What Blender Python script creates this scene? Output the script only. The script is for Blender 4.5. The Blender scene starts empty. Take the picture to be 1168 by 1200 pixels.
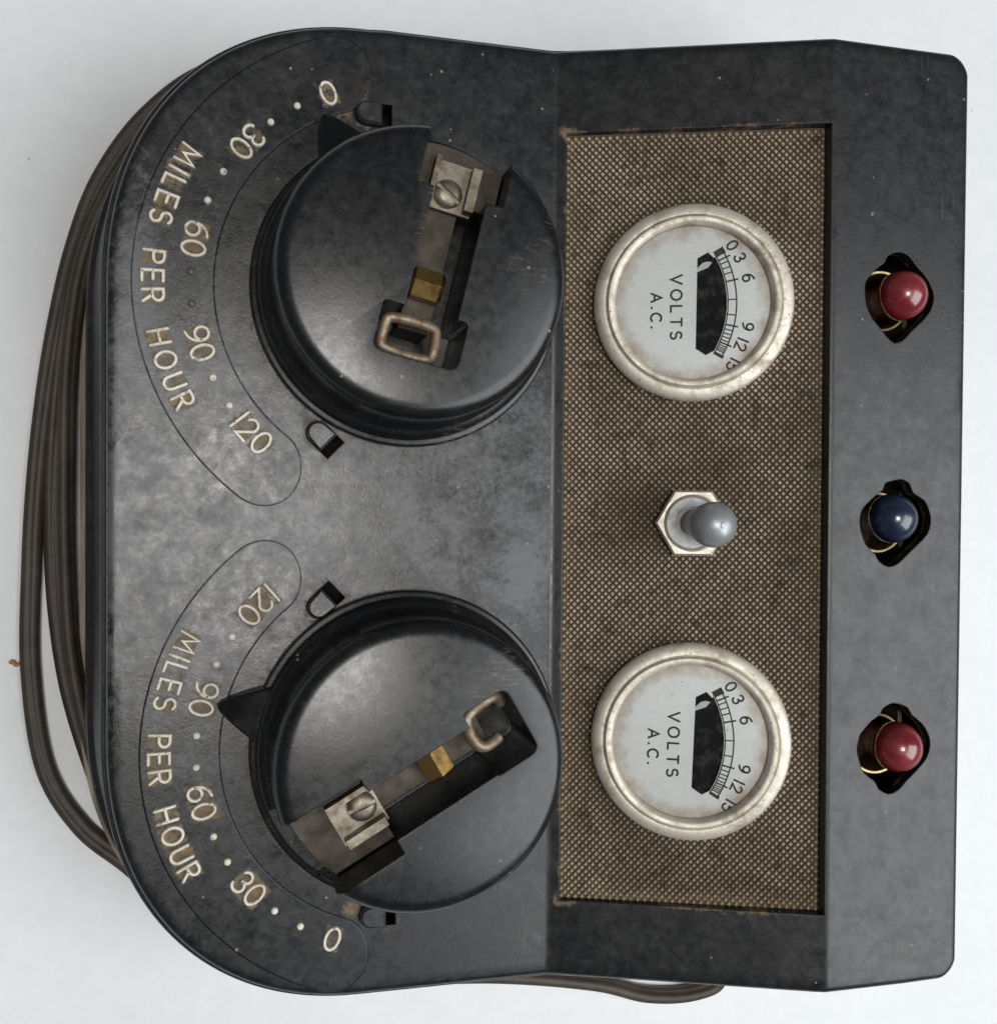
import bpy, bmesh, math, random
import numpy as np
from mathutils import Vector, Matrix
from mathutils.geometry import delaunay_2d_cdt
random.seed(7); rng = np.random.default_rng(7)
R = math.radians
K = 0.001                                   # all shapes below are in millimetres
scene = bpy.context.scene
COL = scene.collection

# ------------------------------------------------------------------ camera
cam = bpy.data.cameras.new('camera'); camo = bpy.data.objects.new('camera', cam); COL.objects.link(camo)
cam.sensor_fit = 'HORIZONTAL'; cam.sensor_width = 36.0; cam.lens = 36.0 * 1200 / 1168
cam.clip_start = 0.01; cam.clip_end = 50
TILT, ROLL = R(14), R(0.55)
look = Vector((math.sin(TILT), 0, -math.cos(TILT)))
rt0 = Vector((math.cos(TILT), 0, math.sin(TILT))); up0 = Vector((0, 1, 0))
rt = rt0 * math.cos(ROLL) + up0 * math.sin(ROLL); up = up0 * math.cos(ROLL) - rt0 * math.sin(ROLL)
M = Matrix((rt, up, -look)).transposed().to_4x4(); M.translation = Vector((0, 0, 0.2777))
camo.matrix_world = M
scene.camera = camo

# ------------------------------------------------------------------ light
world = bpy.data.worlds.new('World'); scene.world = world; world.use_nodes = True
bg = world.node_tree.nodes['Background']; bg.inputs[0].default_value = (0.86, 0.93, 1.0, 1); bg.inputs[1].default_value = 0.10
def area(name, loc, target, sx, sy, power, col):
    l = bpy.data.lights.new(name, 'AREA'); l.shape = 'RECTANGLE'; l.size = sx; l.size_y = sy; l.energy = power; l.color = col
    o = bpy.data.objects.new(name, l); COL.objects.link(o); o.location = loc
    o.rotation_euler = (Vector(target) - Vector(loc)).to_track_quat('-Z', 'Y').to_euler(); return o
# ceiling fitting with three tubes, and the large window to the right
for i, yy in enumerate((-0.13, 0.0, 0.13)):
    o = area('ceiling_tube_light', (-0.06, yy - 0.02, 1.45), (-0.06, yy - 0.02, 0), 0.36, 0.06, 2.7, (1.0, 0.97, 0.92))
area('window_light', (0.98, -0.35, 1.25), (0.05, 0.0, 0.05), 1.3, 1.2, 22.0, (0.95, 0.98, 1.0))
scene.view_settings.view_transform = 'Standard'; scene.view_settings.look = 'None'
scene.view_settings.exposure = 0.08; scene.view_settings.gamma = 1.0; scene.view_settings.use_curve_mapping = False

# ------------------------------------------------------------------ materials
class NT:
    def __init__(s, name):
        s.m = bpy.data.materials.new(name); s.m.use_nodes = True; s.t = s.m.node_tree
        s.b = s.t.nodes['Principled BSDF']; s.out = s.t.nodes['Material Output']
    def n(s, typ, ins=None, **kw):
        x = s.t.nodes.new(typ)
        for k, v in kw.items(): setattr(x, k, v)
        for k, v in (ins or {}).items(): s.set(x.inputs[k], v)
        return x
    def set(s, sock, v):
        if isinstance(v, bpy.types.NodeSocket): s.t.links.new(v, sock)
        else: sock.default_value = v
    def bs(s, **kw):
        names = dict(base='Base Color', rough='Roughness', metal='Metallic', normal='Normal', spec='Specular IOR Level',
                     coat='Coat Weight', coatr='Coat Roughness', trans='Transmission Weight', ior='IOR', alpha='Alpha',
                     sss='Subsurface Weight', sssr='Subsurface Radius', ssss='Subsurface Scale')
        for k, v in kw.items(): s.set(s.b.inputs[names[k]], v)
    def coord(s, scale=1.0, rot=(0, 0, 0)):
        g = s.n('ShaderNodeNewGeometry')
        mp = s.n('ShaderNodeMapping', {'Vector': g.outputs['Position'], 'Rotation': rot,
                 'Scale': scale if isinstance(scale, tuple) else (scale,) * 3})
        return mp.outputs[0]
    def noise(s, scale, detail=4, rough=.55, vec=None, dist=0.0):
        x = s.n('ShaderNodeTexNoise', {'Scale': scale, 'Detail': detail, 'Roughness': rough, 'Distortion': dist})
        s.t.links.new(vec if vec is not None else s.coord(), x.inputs['Vector']); return x.outputs['Fac']
    def ramp(s, fac, stops, interp='LINEAR'):
        x = s.n('ShaderNodeValToRGB', {'Fac': fac}); x.color_ramp.interpolation = interp
        e = x.color_ramp.elements
        while len(e) < len(stops): e.new(0.5)
        for q, (p, c) in zip(e, stops):
            q.position = p; q.color = c if len(c) == 4 else (*c, 1)
        return x.outputs[0]
    def f(s, fac, lo, hi, a=0.0, b=1.0):
        x = s.n('ShaderNodeMapRange', {'Value': fac, 'From Min': lo, 'From Max': hi, 'To Min': a, 'To Max': b}); return x.outputs[0]
    def mix(s, fac, a, b, mode='MIX'):
        x = s.n('ShaderNodeMix', data_type='RGBA', blend_type=mode)
        for k, v in ((0, fac), (6, a), (7, b)):
            if isinstance(v, tuple) and len(v) == 3: v = (*v, 1)
            s.set(x.inputs[k], v)
        return x.outputs[2]
    def math(s, op, a, b=0.0):
        x = s.n('ShaderNodeMath', operation=op); s.set(x.inputs[0], a); s.set(x.inputs[1], b); return x.outputs[0]
    def attr(s, name): return s.n('ShaderNodeAttribute', attribute_name=name).outputs['Fac']
    def bump(s, h, strength, dist, normal=None):
        x = s.n('ShaderNodeBump', {'Height': h, 'Strength': strength, 'Distance': dist})
        if normal is not None: s.t.links.new(normal, x.inputs['Normal'])
        return x.outputs[0]
    def specks(s, scale, size, dens):
        ns = s.n('ShaderNodeTexNoise', {'Scale': scale * 2.2, 'Detail': 2}); s.t.links.new(s.coord(), ns.inputs['Vector'])
        vm = s.n('ShaderNodeVectorMath', {0: ns.outputs['Color'], 1: (.30 / scale,) * 3}, operation='MULTIPLY')
        va = s.n('ShaderNodeVectorMath', {0: s.coord(), 1: vm.outputs[0]}, operation='ADD')
        v = s.n('ShaderNodeTexVoronoi', {'Scale': scale}); s.t.links.new(va.outputs[0], v.inputs['Vector'])
        d = s.f(v.outputs['Distance'], size, size * .6)
        c = s.n('ShaderNodeSeparateColor', {'Color': v.outputs['Color']})
        k = s.math('GREATER_THAN', c.outputs[0], 1 - dens)
        return s.math('MULTIPLY', d, k)
    def scratches(s, rot, thr=.72):
        v = s.coord((1500, 38, 38), rot)
        a = s.noise(1.0, 2, .5, v)
        brk = s.noise(60, 2, .5)
        return s.math('MULTIPLY', s.f(a, thr, thr + .06), s.f(brk, .52, .62))

def bakelite(name, worn, edge=None, dust=.06, tone=1.0):
    s = NT(name)
    big = s.noise(28, 6, .62, dist=.6); mid = s.noise(430, 6, .68, dist=.4); fine = s.noise(1500, 3, .6); mid2 = s.noise(150, 5, .65)
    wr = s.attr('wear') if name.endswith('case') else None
    c = s.ramp(mid, [(.30, (.006 * tone, .0063 * tone, .0072 * tone)), (.55, (.009 * tone, .0095 * tone, .0108 * tone)), (.78, (.018 * tone, .0185 * tone, .0195 * tone))])
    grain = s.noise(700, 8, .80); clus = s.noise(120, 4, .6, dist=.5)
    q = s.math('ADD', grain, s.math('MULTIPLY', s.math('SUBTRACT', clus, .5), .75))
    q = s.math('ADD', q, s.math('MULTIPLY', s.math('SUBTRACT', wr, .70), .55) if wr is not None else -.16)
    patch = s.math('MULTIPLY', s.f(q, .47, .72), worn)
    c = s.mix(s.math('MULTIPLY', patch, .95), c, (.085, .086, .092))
    dk = s.math('MULTIPLY', s.f(s.noise(95, 4, .6, dist=1.2), .60, .68), .6 * worn)
    c = s.mix(dk, c, (.012, .0115, .010))
    pits = s.math('MULTIPLY', s.math('MAXIMUM', s.specks(130, .13, .10), s.specks(330, .22, .07)), .75 * worn)
    c = s.mix(pits, c, (.010, .0095, .008))
    brown = s.math('MULTIPLY', s.f(s.noise(46, 5, .7), .60, .75), .35)
    c = s.mix(brown, c, (.050, .038, .026))
    gr = s.math('MULTIPLY', s.attr('grime'), s.f(s.noise(120, 4, .6), .32, .62, .62, 1.15))
    gm = s.f(s.math('ADD', gr, s.math('MULTIPLY', s.math('SUBTRACT', s.noise(600, 6, .80), .5), 1.5)), .34, .64)
    gcol = s.ramp(s.noise(520, 4, .7), [(.3, (.095, .062, .033)), (.52, (.185, .124, .068)), (.75, (.27, .20, .125))])
    c = s.mix(s.math('MULTIPLY', gm, .88), c, gcol)
    if edge == .5:
        sf = s.math('MULTIPLY', s.f(s.noise(75, 3, .5), .60, .68), s.f(s.noise(1.0, 4, .7, s.coord((300, 1500, 300), (0, 0, .4))), .52, .62))
        c = s.mix(s.math('MULTIPLY', sf, .45), c, (.16, .125, .085))
    sp = s.math('MAXIMUM', s.specks(420, .15, dust), s.specks(170, .045, dust * 2.0))
    c = s.mix(s.math('MULTIPLY', sp, .75), c, (.30, .26, .20))
    sc = s.math('MAXIMUM', s.scratches((0, 0, .5)), s.scratches((0, 0, 2.0), .74))
    c = s.mix(s.math('MULTIPLY', sc, .30), c, (.20, .19, .17))
    r = s.math('ADD', s.f(mid, .3, .72, .24 if worn > .5 else .22, .40 if worn > .5 else .34), s.math('MULTIPLY', s.math('SUBTRACT', mid2, .5), .35 * worn))
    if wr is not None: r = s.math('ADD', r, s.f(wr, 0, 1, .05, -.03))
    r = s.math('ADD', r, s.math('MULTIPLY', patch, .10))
    r = s.math('ADD', r, s.math('MULTIPLY', gm, .45))
    r = s.math('ADD', r, s.math('MULTIPLY', sp, .3))
    h = s.math('ADD', s.math('MULTIPLY', mid, .30), s.math('MULTIPLY', fine, .25))
    nrm = None
    if edge:
        nrm = s.n('ShaderNodeBevel', {'Radius': edge * K}, samples=4).outputs[0]
    nrm = s.bump(h, .20 * (0.35 + worn), .00035, nrm)
    s.bs(base=c, rough=r, normal=nrm, spec=.5)
    return s.m
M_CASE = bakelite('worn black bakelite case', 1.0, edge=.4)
M_KNOB = bakelite('black bakelite knob', .30, edge=.5, dust=.05, tone=.7)
M_DARK = bakelite('plain black bakelite', .08, tone=.4)

def metal(name, a, b, rough=(.3, .5), metallic=1.0, scale=220, stain=None, amt=.0, bumpd=.0001):
    s = NT(name); n1 = s.noise(scale, 5, .65); n2 = s.noise(scale * 4, 3, .6)
    c = s.mix(s.f(n1, .35, .68), a, b)
    if stain: c = s.mix(s.math('MULTIPLY', s.f(s.noise(scale * .55, 5, .7), .50, .66), amt), c, stain)
    s.bs(base=c, rough=s.f(n1, .3, .7, *rough), metal=metallic, normal=s.bump(n2, .35, bumpd)); return s.m
M_NICKEL = metal('dull aged nickel', (.72, .665, .57), (.56, .505, .42), (.42, .62), .6, 300, (.25, .17, .09), .5)
def mk_bezel():
    s = NT('pitted nickel bezel'); n1 = s.noise(300, 5, .65); n2 = s.noise(1200, 3, .6)
    c = s.mix(s.f(n1, .35, .68), (.70, .655, .57), (.55, .505, .43))
    c = s.mix(s.math('MULTIPLY', s.f(s.noise(150, 5, .7), .50, .66), .55), c, (.25, .17, .09))
    pit = s.math('MAXIMUM', s.specks(900, .24, .16), s.specks(420, .14, .08))
    c = s.mix(s.math('MULTIPLY', pit, .7), c, (.16, .11, .06))
    h = s.math('SUBTRACT', n2, s.math('MULTIPLY', pit, .9))
    s.bs(base=c, rough=s.f(n1, .3, .7, .46, .66), metal=.6, normal=s.bump(h, .4, .00018)); return s.m
M_NICKEL = mk_bezel()
M_NUT = metal('pale nickel nut', (.66, .61, .52), (.52, .47, .40), (.4, .58), .8, 300)
M_WASH = metal('satin aluminium bush', (.50, .51, .52), (.40, .41, .42), (.5, .65), .5, 900)
M_LEVER = metal('grey painted toggle', (.36, .38, .39), (.29, .305, .315), (.32, .44), .5, 500)
M_BRASS = metal('tarnished brass', (.50, .31, .10), (.30, .19, .075), (.28, .45), 1.0, 500, (.10, .06, .025), .7)
M_CLIP = metal('tarnished plated clip', (.27, .245, .20), (.14, .115, .085), (.35, .6), .85, 320, (.075, .048, .027), .8)
M_STRIP = metal('brown oxidised contact strip', (.062, .050, .036), (.036, .028, .020), (.45, .65), .5, 260)
M_RUST = metal('rust spotted wire', (.26, .225, .17), (.15, .085, .05), (.4, .7), .6, 380, (.16, .06, .025), .8)
M_SOCKET = metal('brass lamp socket', (.55, .45, .24), (.36, .28, .14), (.3, .5), 1.0, 400)
M_BRACKET = metal('brown lamp bracket', (.09, .065, .045), (.05, .036, .026), (.5, .7), .3, 160)
M_STUD = bakelite('worn stop stud', .9, tone=3.0)

def mk_letters():
    s = NT('worn cream letter paint'); n = s.noise(800, 4, .7)
    c = s.mix(s.f(n, .56, .68), (.70, .665, .56), (.15, .115, .08))
    c = s.mix(s.f(s.noise(120, 3, .6), .45, .7, 0, .5), c, (.42, .36, .27))
    s.bs(base=c, rough=.6); return s.m
M_CREAM = mk_letters()
def mk_dot_dark():
    s = NT('bare grey dot'); s.bs(base=s.mix(s.noise(700), (.05, .05, .05), (.11, .105, .10)), rough=.45); return s.m
M_DOTDARK = mk_dot_dark()

def mk_knurl():
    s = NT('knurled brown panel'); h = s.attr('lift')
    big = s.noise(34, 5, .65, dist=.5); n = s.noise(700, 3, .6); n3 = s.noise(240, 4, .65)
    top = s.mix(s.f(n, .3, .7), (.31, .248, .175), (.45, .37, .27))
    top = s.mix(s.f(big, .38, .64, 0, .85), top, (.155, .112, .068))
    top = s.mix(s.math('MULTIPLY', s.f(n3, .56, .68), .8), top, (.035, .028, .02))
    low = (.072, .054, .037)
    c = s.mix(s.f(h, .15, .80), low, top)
    c = s.mix(s.math('MULTIPLY', s.attr('grime'), s.f(s.noise(300), .35, .6)), c, (.30, .22, .135))
    s.bs(base=c, rough=.62, spec=.4, normal=s.bump(n, .3, .0001)); return s.m
M_KNURL = mk_knurl()

def mk_dial():
    s = NT('silvered dial face'); e = s.attr('rim')
    brush = s.noise(1.0, 3, .6, s.coord((120, 2600, 900)))
    c = s.mix(s.f(brush, .3, .7), (.70, .73, .75), (.78, .80, .81))
    st = s.f(s.math('ADD', e, s.math('MULTIPLY', s.math('SUBTRACT', s.noise(260, 5, .7), .5), .5)), .80, 1.02, 0, .75)
    c = s.mix(st, c, (.36, .24, .13))
    c = s.mix(s.math('MULTIPLY', s.specks(520, .12, .05), .7), c, (.12, .10, .08))
    s.bs(base=c, rough=.45, metal=.15); return s.m
M_DIAL = mk_dial()
def plain(name, col, rough=.5, **kw):
    s = NT(name); n = s.noise(500, 3, .6)
    c = s.mix(s.f(n, .3, .7, 0, .35), col, tuple(x * .6 for x in col)); s.bs(base=c, rough=rough, **kw); return s.m
M_INK = plain('black dial ink', (.022, .022, .024), .6)
M_VOID = plain('dial window interior', (.011, .011, .013), .85, spec=.15)
M_NEEDLE = plain('white needle tip', (.72, .73, .73), .5)
M_CRUMB = plain('orange crumb', (.45, .20, .08), .8)
def mk_glass():
    s = NT('dusty cover glass'); t = s.t
    fr = s.n('ShaderNodeFresnel', {'IOR': 1.5}).outputs[0]
    tr = s.n('ShaderNodeBsdfTransparent', {'Color': (.97, .975, .97, 1)}); gl = s.n('ShaderNodeBsdfGlossy', {'Roughness': .06})
    df = s.n('ShaderNodeBsdfDiffuse', {'Color': (.5, .47, .42, 1)})
    m1 = s.n('ShaderNodeMixShader', {0: fr}); t.links.new(tr.outputs[0], m1.inputs[1]); t.links.new(gl.outputs[0], m1.inputs[2])
    m2 = s.n('ShaderNodeMixShader', {0: s.f(s.noise(350, 5, .7), .5, .85, .0, .10)})
    t.links.new(m1.outputs[0], m2.inputs[1]); t.links.new(df.outputs[0], m2.inputs[2])
    t.links.new(m2.outputs[0], s.out.inputs[0]); return s.m
M_GLASS = mk_glass()
def bulb(name, a, b):
    s = NT(name); n = s.noise(260, 4, .6, dist=.5)
    c = s.mix(s.f(n, .35, .7), a, b)
    c = s.mix(s.math('MULTIPLY', s.f(s.noise(900, 3), .6, .75), .4), c, tuple(x * 1.6 + .01 for x in b))
    s.bs(base=c, rough=s.f(n, .3, .7, .20, .36), coat=.7, coatr=.09, spec=.6, normal=s.bump(s.noise(420, 3), .12, .0003)); return s.m
M_RED = bulb('red lacquered bulb', (.155, .008, .013), (.22, .022, .026))
M_BLUE = bulb('blue lacquered bulb', (.004, .008, .022), (.009, .020, .052))
def mk_cord():
    s = NT('brown rubber cord'); n = s.noise(260, 5, .65)
    c = s.mix(s.f(n, .3, .7), (.026, .019, .012), (.052, .039, .025))
    c = s.mix(s.math('MULTIPLY', s.f(s.noise(40, 4), .52, .7), .5), c, (.085, .066, .044))
    s.bs(base=c, rough=.55, normal=s.bump(s.noise(900, 3), .3, .0002)); return s.m
M_CORD = mk_cord()
def mk_base():
    s = NT('worn fibre base board'); n = s.noise(1.0, 4, .65, s.coord((500, 30, 900)))
    c = s.mix(s.f(n, .3, .7), (.34, .29, .24), (.13, .105, .085)); s.bs(base=c, rough=.75); return s.m
M_BASE = mk_base()
def mk_table():
    s = NT('white laminate'); n = s.noise(9, 5, .6); g = s.noise(900, 3, .6)
    c = s.mix(s.f(s.math('ADD', n, s.math('MULTIPLY', s.math('SUBTRACT', s.noise(160, 6, .75), .5), .8)), .25, .75), (.69, .71, .725), (.77, .785, .795))
    sc = s.math('MAXIMUM', s.scratches((0, 0, .9), .73), s.scratches((0, 0, 2.3), .74))
    c = s.mix(s.math('MULTIPLY', sc, .40), c, (.42, .41, .39))
    sp = s.math('MAXIMUM', s.specks(60, .022, .16), s.specks(130, .05, .03))
    c = s.mix(s.math('MULTIPLY', sp, .8), c, (.16, .14, .12))
    s.bs(base=c, rough=.42, spec=.4, normal=s.bump(g, .12, .0002)); return s.m
M_TABLE = mk_table()

# ------------------------------------------------------------------ mesh helpers
def mesh(name, verts, faces, mat, parent=None, smooth=35, attrs=None, recalc=False):
    me = bpy.data.meshes.new(name)
    v = np.asarray(verts, float) * K
    me.from_pydata([tuple(p) for p in v], [], faces)
    if recalc:
        b = bmesh.new(); b.from_mesh(me); bmesh.ops.recalc_face_normals(b, faces=b.faces[:]); b.to_mesh(me); b.free()
    for an, vals in (attrs or {}).items():
        a = me.attributes.new(an, 'FLOAT', 'POINT'); a.data.foreach_set('value', np.asarray(vals, np.float32))
    if smooth is not None:
        me.shade_smooth(); me.set_sharp_from_angle(angle=R(smooth))
    me.materials.append(mat)
    o = bpy.data.objects.new(name, me); COL.objects.link(o)
    if parent is not None: o.parent = parent
    return o
def place(verts, mat4):
    v = np.asarray(verts, float); m = np.array(mat4); return v @ m[:3, :3].T + m[:3, 3]
def lathe(profile, n=64, close=False):
    V = []; F = []; rings = []
    for r, z in profile:
        if r < 1e-6: rings.append([len(V)]); V.append((0, 0, z))
        else:
            rings.append(list(range(len(V), len(V) + n)))
            V += [(r * math.cos(2 * math.pi * i / n), r * math.sin(2 * math.pi * i / n), z) for i in range(n)]
    pairs = list(zip(rings[:-1], rings[1:])) + ([(rings[-1], rings[0])] if close else [])
    for a, b in pairs:
        for i in range(n):
            j = (i + 1) % n
            if len(a) == 1 and len(b) == 1: continue
            if len(a) == 1: F.append((a[0], b[i], b[j]))
            elif len(b) == 1: F.append((a[i], a[j], b[0]))
            else: F.append((a[i], a[j], b[j], b[i]))
    return V, F
def prism(poly, z0, z1):
    n = len(poly); V = [(x, y, z0) for x, y in poly] + [(x, y, z1) for x, y in poly]
    F = [tuple(range(n - 1, -1, -1)), tuple(range(n, 2 * n))] + [(i, (i + 1) % n, n + (i + 1) % n, n + i) for i in range(n)]
    return V, F
def bevel_prism(poly, z0, z1, b):
    """prism whose upper edge is chamfered by b (poly counter-clockwise and convex)"""
    n = len(poly); P = np.array(poly, float); c = P.mean(0)
    d = np.linalg.norm(P - c, axis=1)[:, None]; Q = c + (P - c) * (d - b) / d
    V = [(x, y, z0) for x, y in P] + [(x, y, z1 - b) for x, y in P] + [(x, y, z1) for x, y in Q]
    F = [tuple(range(n - 1, -1, -1)), tuple(range(2 * n, 3 * n))]
    for k in (0, n): F += [(k + i, k + (i + 1) % n, k + n + (i + 1) % n, k + n + i) for i in range(n)]
    return V, F
def box(x0, x1, y0, y1, z0, z1, b=.15): return bevel_prism([(x0, y0), (x1, y0), (x1, y1), (x0, y1)], z0, z1, b)
def join(*parts):
    V = []; F = []
    for v, f in parts:
        k = len(V); V += [tuple(p) for p in v]; F += [tuple(i + k for i in q) for q in f]
    return V, F
def catmull(pts, sub, closed=False):
    P = np.array(pts, float); n = len(P); out = []
    rngi = range(n) if closed else range(n - 1)
    for i in rngi:
        if closed: p0, p1, p2, p3 = P[i - 1], P[i], P[(i + 1) % n], P[(i + 2) % n]
        else: p0, p1, p2, p3 = P[max(i - 1, 0)], P[i], P[i + 1], P[min(i + 2, n - 1)]
        for k in range(sub):
            t = k / sub
            out.append(.5 * ((2 * p1) + (-p0 + p2) * t + (2 * p0 - 5 * p1 + 4 * p2 - p3) * t * t + (-p0 + 3 * p1 - 3 * p2 + p3) * t ** 3))
    if not closed: out.append(P[-1])
    return np.array(out)
def tube(path, r, n=12, closed=False, flat=1.0, twin=None):
    P = np.array(path, float); m = len(P); V = []; F = []
    T = np.roll(P, -1, 0) - np.roll(P, 1, 0)
    if not closed: T[0] = P[1] - P[0]; T[-1] = P[-1] - P[-2]
    T /= np.linalg.norm(T, axis=1)[:, None]; ref = np.array([0, 0, 1.])
    rr = np.broadcast_to(np.asarray(r, float), (m,))
    for i in range(m):
        a = np.cross(ref, T[i]); a /= max(np.linalg.norm(a), 1e-9); b = np.cross(T[i], a)
        for k in range(n):
            q = 2 * math.pi * k / n
            if twin is None: V.append(P[i] + rr[i] * (a * math.cos(q) + b * math.sin(q) * flat)); continue
            e = abs(math.cos(q)); m_ = rr[i] * (.70 + .30 * e ** 1.4 - .10 * math.exp(-(math.cos(q) / .22) ** 2)); q2 = q + twin[i]
            V.append(P[i] + m_ * (a * math.cos(q2) + b * math.sin(q2)))
    for i in range(m if closed else m - 1):
        j = (i + 1) % m
        for k in range(n): F.append((i * n + k, i * n + (k + 1) % n, j * n + (k + 1) % n, j * n + k))
    if not closed: F += [tuple(range(n - 1, -1, -1)), tuple(range((m - 1) * n, m * n))]
    return V, F

# ---- stroke lettering: every glyph is a set of centre-lines in a box of height 1
def arc(cx, cy, rx, ry, a0, a1, n=14):
    return [(cx + rx * math.cos(R(a0 + (a1 - a0) * i / n)), cy + ry * math.sin(R(a0 + (a1 - a0) * i / n))) for i in range(n + 1)]
GLYPH = {
 '0': (.62, [arc(.31, .5, .31, .5, 90, 450, 28)]),
 'O': (.80, [arc(.40, .5, .40, .5, 90, 450, 28)]),
 '1': (.12, [[(.06, 0), (.06, 1)]]),
 '2': (.58, [arc(.29, .72, .28, .28, 165, -25, 14) + [(.0, .0), (.58, .0)]]),
 '3': (.56, [arc(.27, .75, .25, .25, 160, -90, 14), arc(.27, .26, .29, .26, 90, -165, 14)]),
 '5': (.56, [[(.52, 1), (.1, 1), (.06, .56)] + arc(.26, .31, .30, .31, 130, -150, 16)]),
 '6': (.58, [arc(.29, .30, .29, .30, 90, 450, 22), [(.50, .99)] + arc(.52, .42, .52, .55, 105, 190, 8)]),
 '9': (.58, [arc(.29, .70, .29, .30, 90, 450, 22), [(.08, .01)] + arc(.06, .58, .52, .55, -75, 10, 8)]),
 'M': (.86, [[(0, 0), (.1, 1), (.43, .25), (.76, 1), (.86, 0)]]),
 'I': (.10, [[(.05, 0), (.05, 1)]]),
 'L': (.50, [[(0, 1), (0, 0), (.50, 0)]]),
 'E': (.54, [[(.54, 1), (0, 1), (0, 0), (.54, 0)], [(0, .52), (.46, .52)]]),
 'S': (.56, [arc(.28, .75, .26, .25, 35, 250, 14) + arc(.28, .26, .28, .26, 75, -145, 14)]),
 'P': (.56, [[(0, 0), (0, 1), (.28, 1)] + arc(.28, .74, .28, .26, 90, -90, 10) + [(0, .48)]]),
 'R': (.58, [[(0, 0), (0, 1), (.28, 1)] + arc(.28, .74, .28, .26, 90, -90, 10) + [(0, .48)], [(.26, .48), (.58, 0)]]),
 'H': (.66, [[(0, 0), (0, 1)], [(.66, 0), (.66, 1)], [(0, .5), (.66, .5)]]),
 'U': (.62, [[(0, 1), (0, .32)] + arc(.31, .32, .31, .32, 180, 360, 12) + [(.62, 1)]]),
 'V': (.72, [[(0, 1), (.36, 0), (.72, 1)]]),
 'T': (.62, [[(0, 1), (.62, 1)], [(.31, 1), (.31, 0)]]),
 'A': (.72, [[(0, 0), (.36, 1), (.72, 0)], [(.13, .34), (.59, .34)]]),
 'C': (.70, [arc(.40, .5, .40, .5, 48, 312, 18)]),
 '.': (.12, [[(.02, .06), (.10, .06)]]),
 ' ': (.62, []),
}
def ribbon(lines, hw, rise, flat=False):
    V = []; F = []
    prof = [(-1, 0), (-.85, .8), (-.4, 1), (.4, 1), (.85, .8), (1, 0)] if not flat else [(-1, 0), (-1, 1), (1, 1), (1, 0)]
    m = len(prof)
    for ln in lines:
        P = [np.array(ln[0], float)]
        for q in ln[1:]:
            if np.linalg.norm(np.array(q) - P[-1]) > 1e-4: P.append(np.array(q, float))
        P = np.array(P); n = len(P); D = np.diff(P, axis=0); D /= np.linalg.norm(D, axis=1)[:, None]
        closed = np.linalg.norm(P[0] - P[-1]) < 1e-3 and n > 3
        base = len(V); rows = []
        def row(p, nv, k=1.0):
            rows.append(len(V))
            for a, h in prof: V.append((p[0] + nv[0] * a * hw * k, p[1] + nv[1] * a * hw * k, h * rise * (1 if k > .5 else .6)))
        if not closed:
            nv = np.array((-D[0][1], D[0][0])); row(P[0] - D[0] * hw * .8, nv, .45)
        for i in range(n):
            d0 = D[i - 1] if i > 0 else (D[-1] if closed else D[0]); d1 = D[i] if i < n - 1 else (D[0] if closed else D[-1])
            t = d0 + d1; L = np.linalg.norm(t); t = t / L if L > 1e-6 else d1
            nv = np.array((-t[1], t[0])); c = max(abs(float(nv @ np.array((-d1[1], d1[0])))), .45); row(P[i], nv / c)
        if not closed:
            nv = np.array((-D[-1][1], D[-1][0])); row(P[-1] + D[-1] * hw * .8, nv, .45)
        for a, b in zip(rows[:-1], rows[1:]):
            for k in range(m - 1): F.append((a + k, a + k + 1, b + k + 1, b + k))
        if not closed:
            F.append(tuple(rows[0] + k for k in range(m))); F.append(tuple(rows[-1] + k for k in range(m - 1, -1, -1)))
    F = [tuple(reversed(f)) for f in F]
    return V, F
def glyph(ch, size, hw, rise, flat=False, wide=1.0):
    w, ls = GLYPH[ch]
    return ribbon([[((x - w / 2) * size * wide, (y - .5) * size) for x, y in l] for l in ls], hw, rise, flat)
def frame2d(pos, right):
    """matrix that puts a glyph drawn in xy at pos, its reading direction along right (2D unit vector)"""
    rx, ry = right; return Matrix(((rx, -ry, 0, pos[0]), (ry, rx, 0, pos[1]), (0, 0, 1, pos[2]), (0, 0, 0, 1)))

def in_poly(px, py, poly):
    inside = np.zeros(len(px), bool); n = len(poly)
    for i in range(n):
        x0, y0 = poly[i]; x1, y1 = poly[(i + 1) % n]
        if y0 == y1: continue
        cnd = ((y0 > py) != (y1 > py)) & (px < (x1 - x0) * (py - y0) / (y1 - y0) + x0); inside ^= cnd
    return inside
def poly_dist(px, py, poly):
    d = np.full(len(px), 1e9); n = len(poly)
    for i in range(n):
        a = np.array(poly[i]); b = np.array(poly[(i + 1) % n]); ab = b - a; L = ab @ ab + 1e-12
        t = np.clip(((px - a[0]) * ab[0] + (py - a[1]) * ab[1]) / L, 0, 1)
        d = np.minimum(d, np.hypot(px - a[0] - t * ab[0], py - a[1] - t * ab[1]))
    return d

# ------------------------------------------------------------------ the table
tb = mesh('tabletop', [(-1500, -1500, 0), (1500, -1500, 0), (1500, 1500, 0), (-1500, 1500, 0)], [(0, 1, 2, 3)], M_TABLE, smooth=None)
tb['kind'] = 'structure'

# ------------------------------------------------------------------ the controller
ctl = bpy.data.objects.new('power_controller', None); COL.objects.link(ctl); ctl.empty_display_size = .02
ctl['label'] = 'worn black two-knob model speed controller with voltmeters, toggle and coloured bulbs on white tabletop'
ctl['category'] = 'controller'

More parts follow.
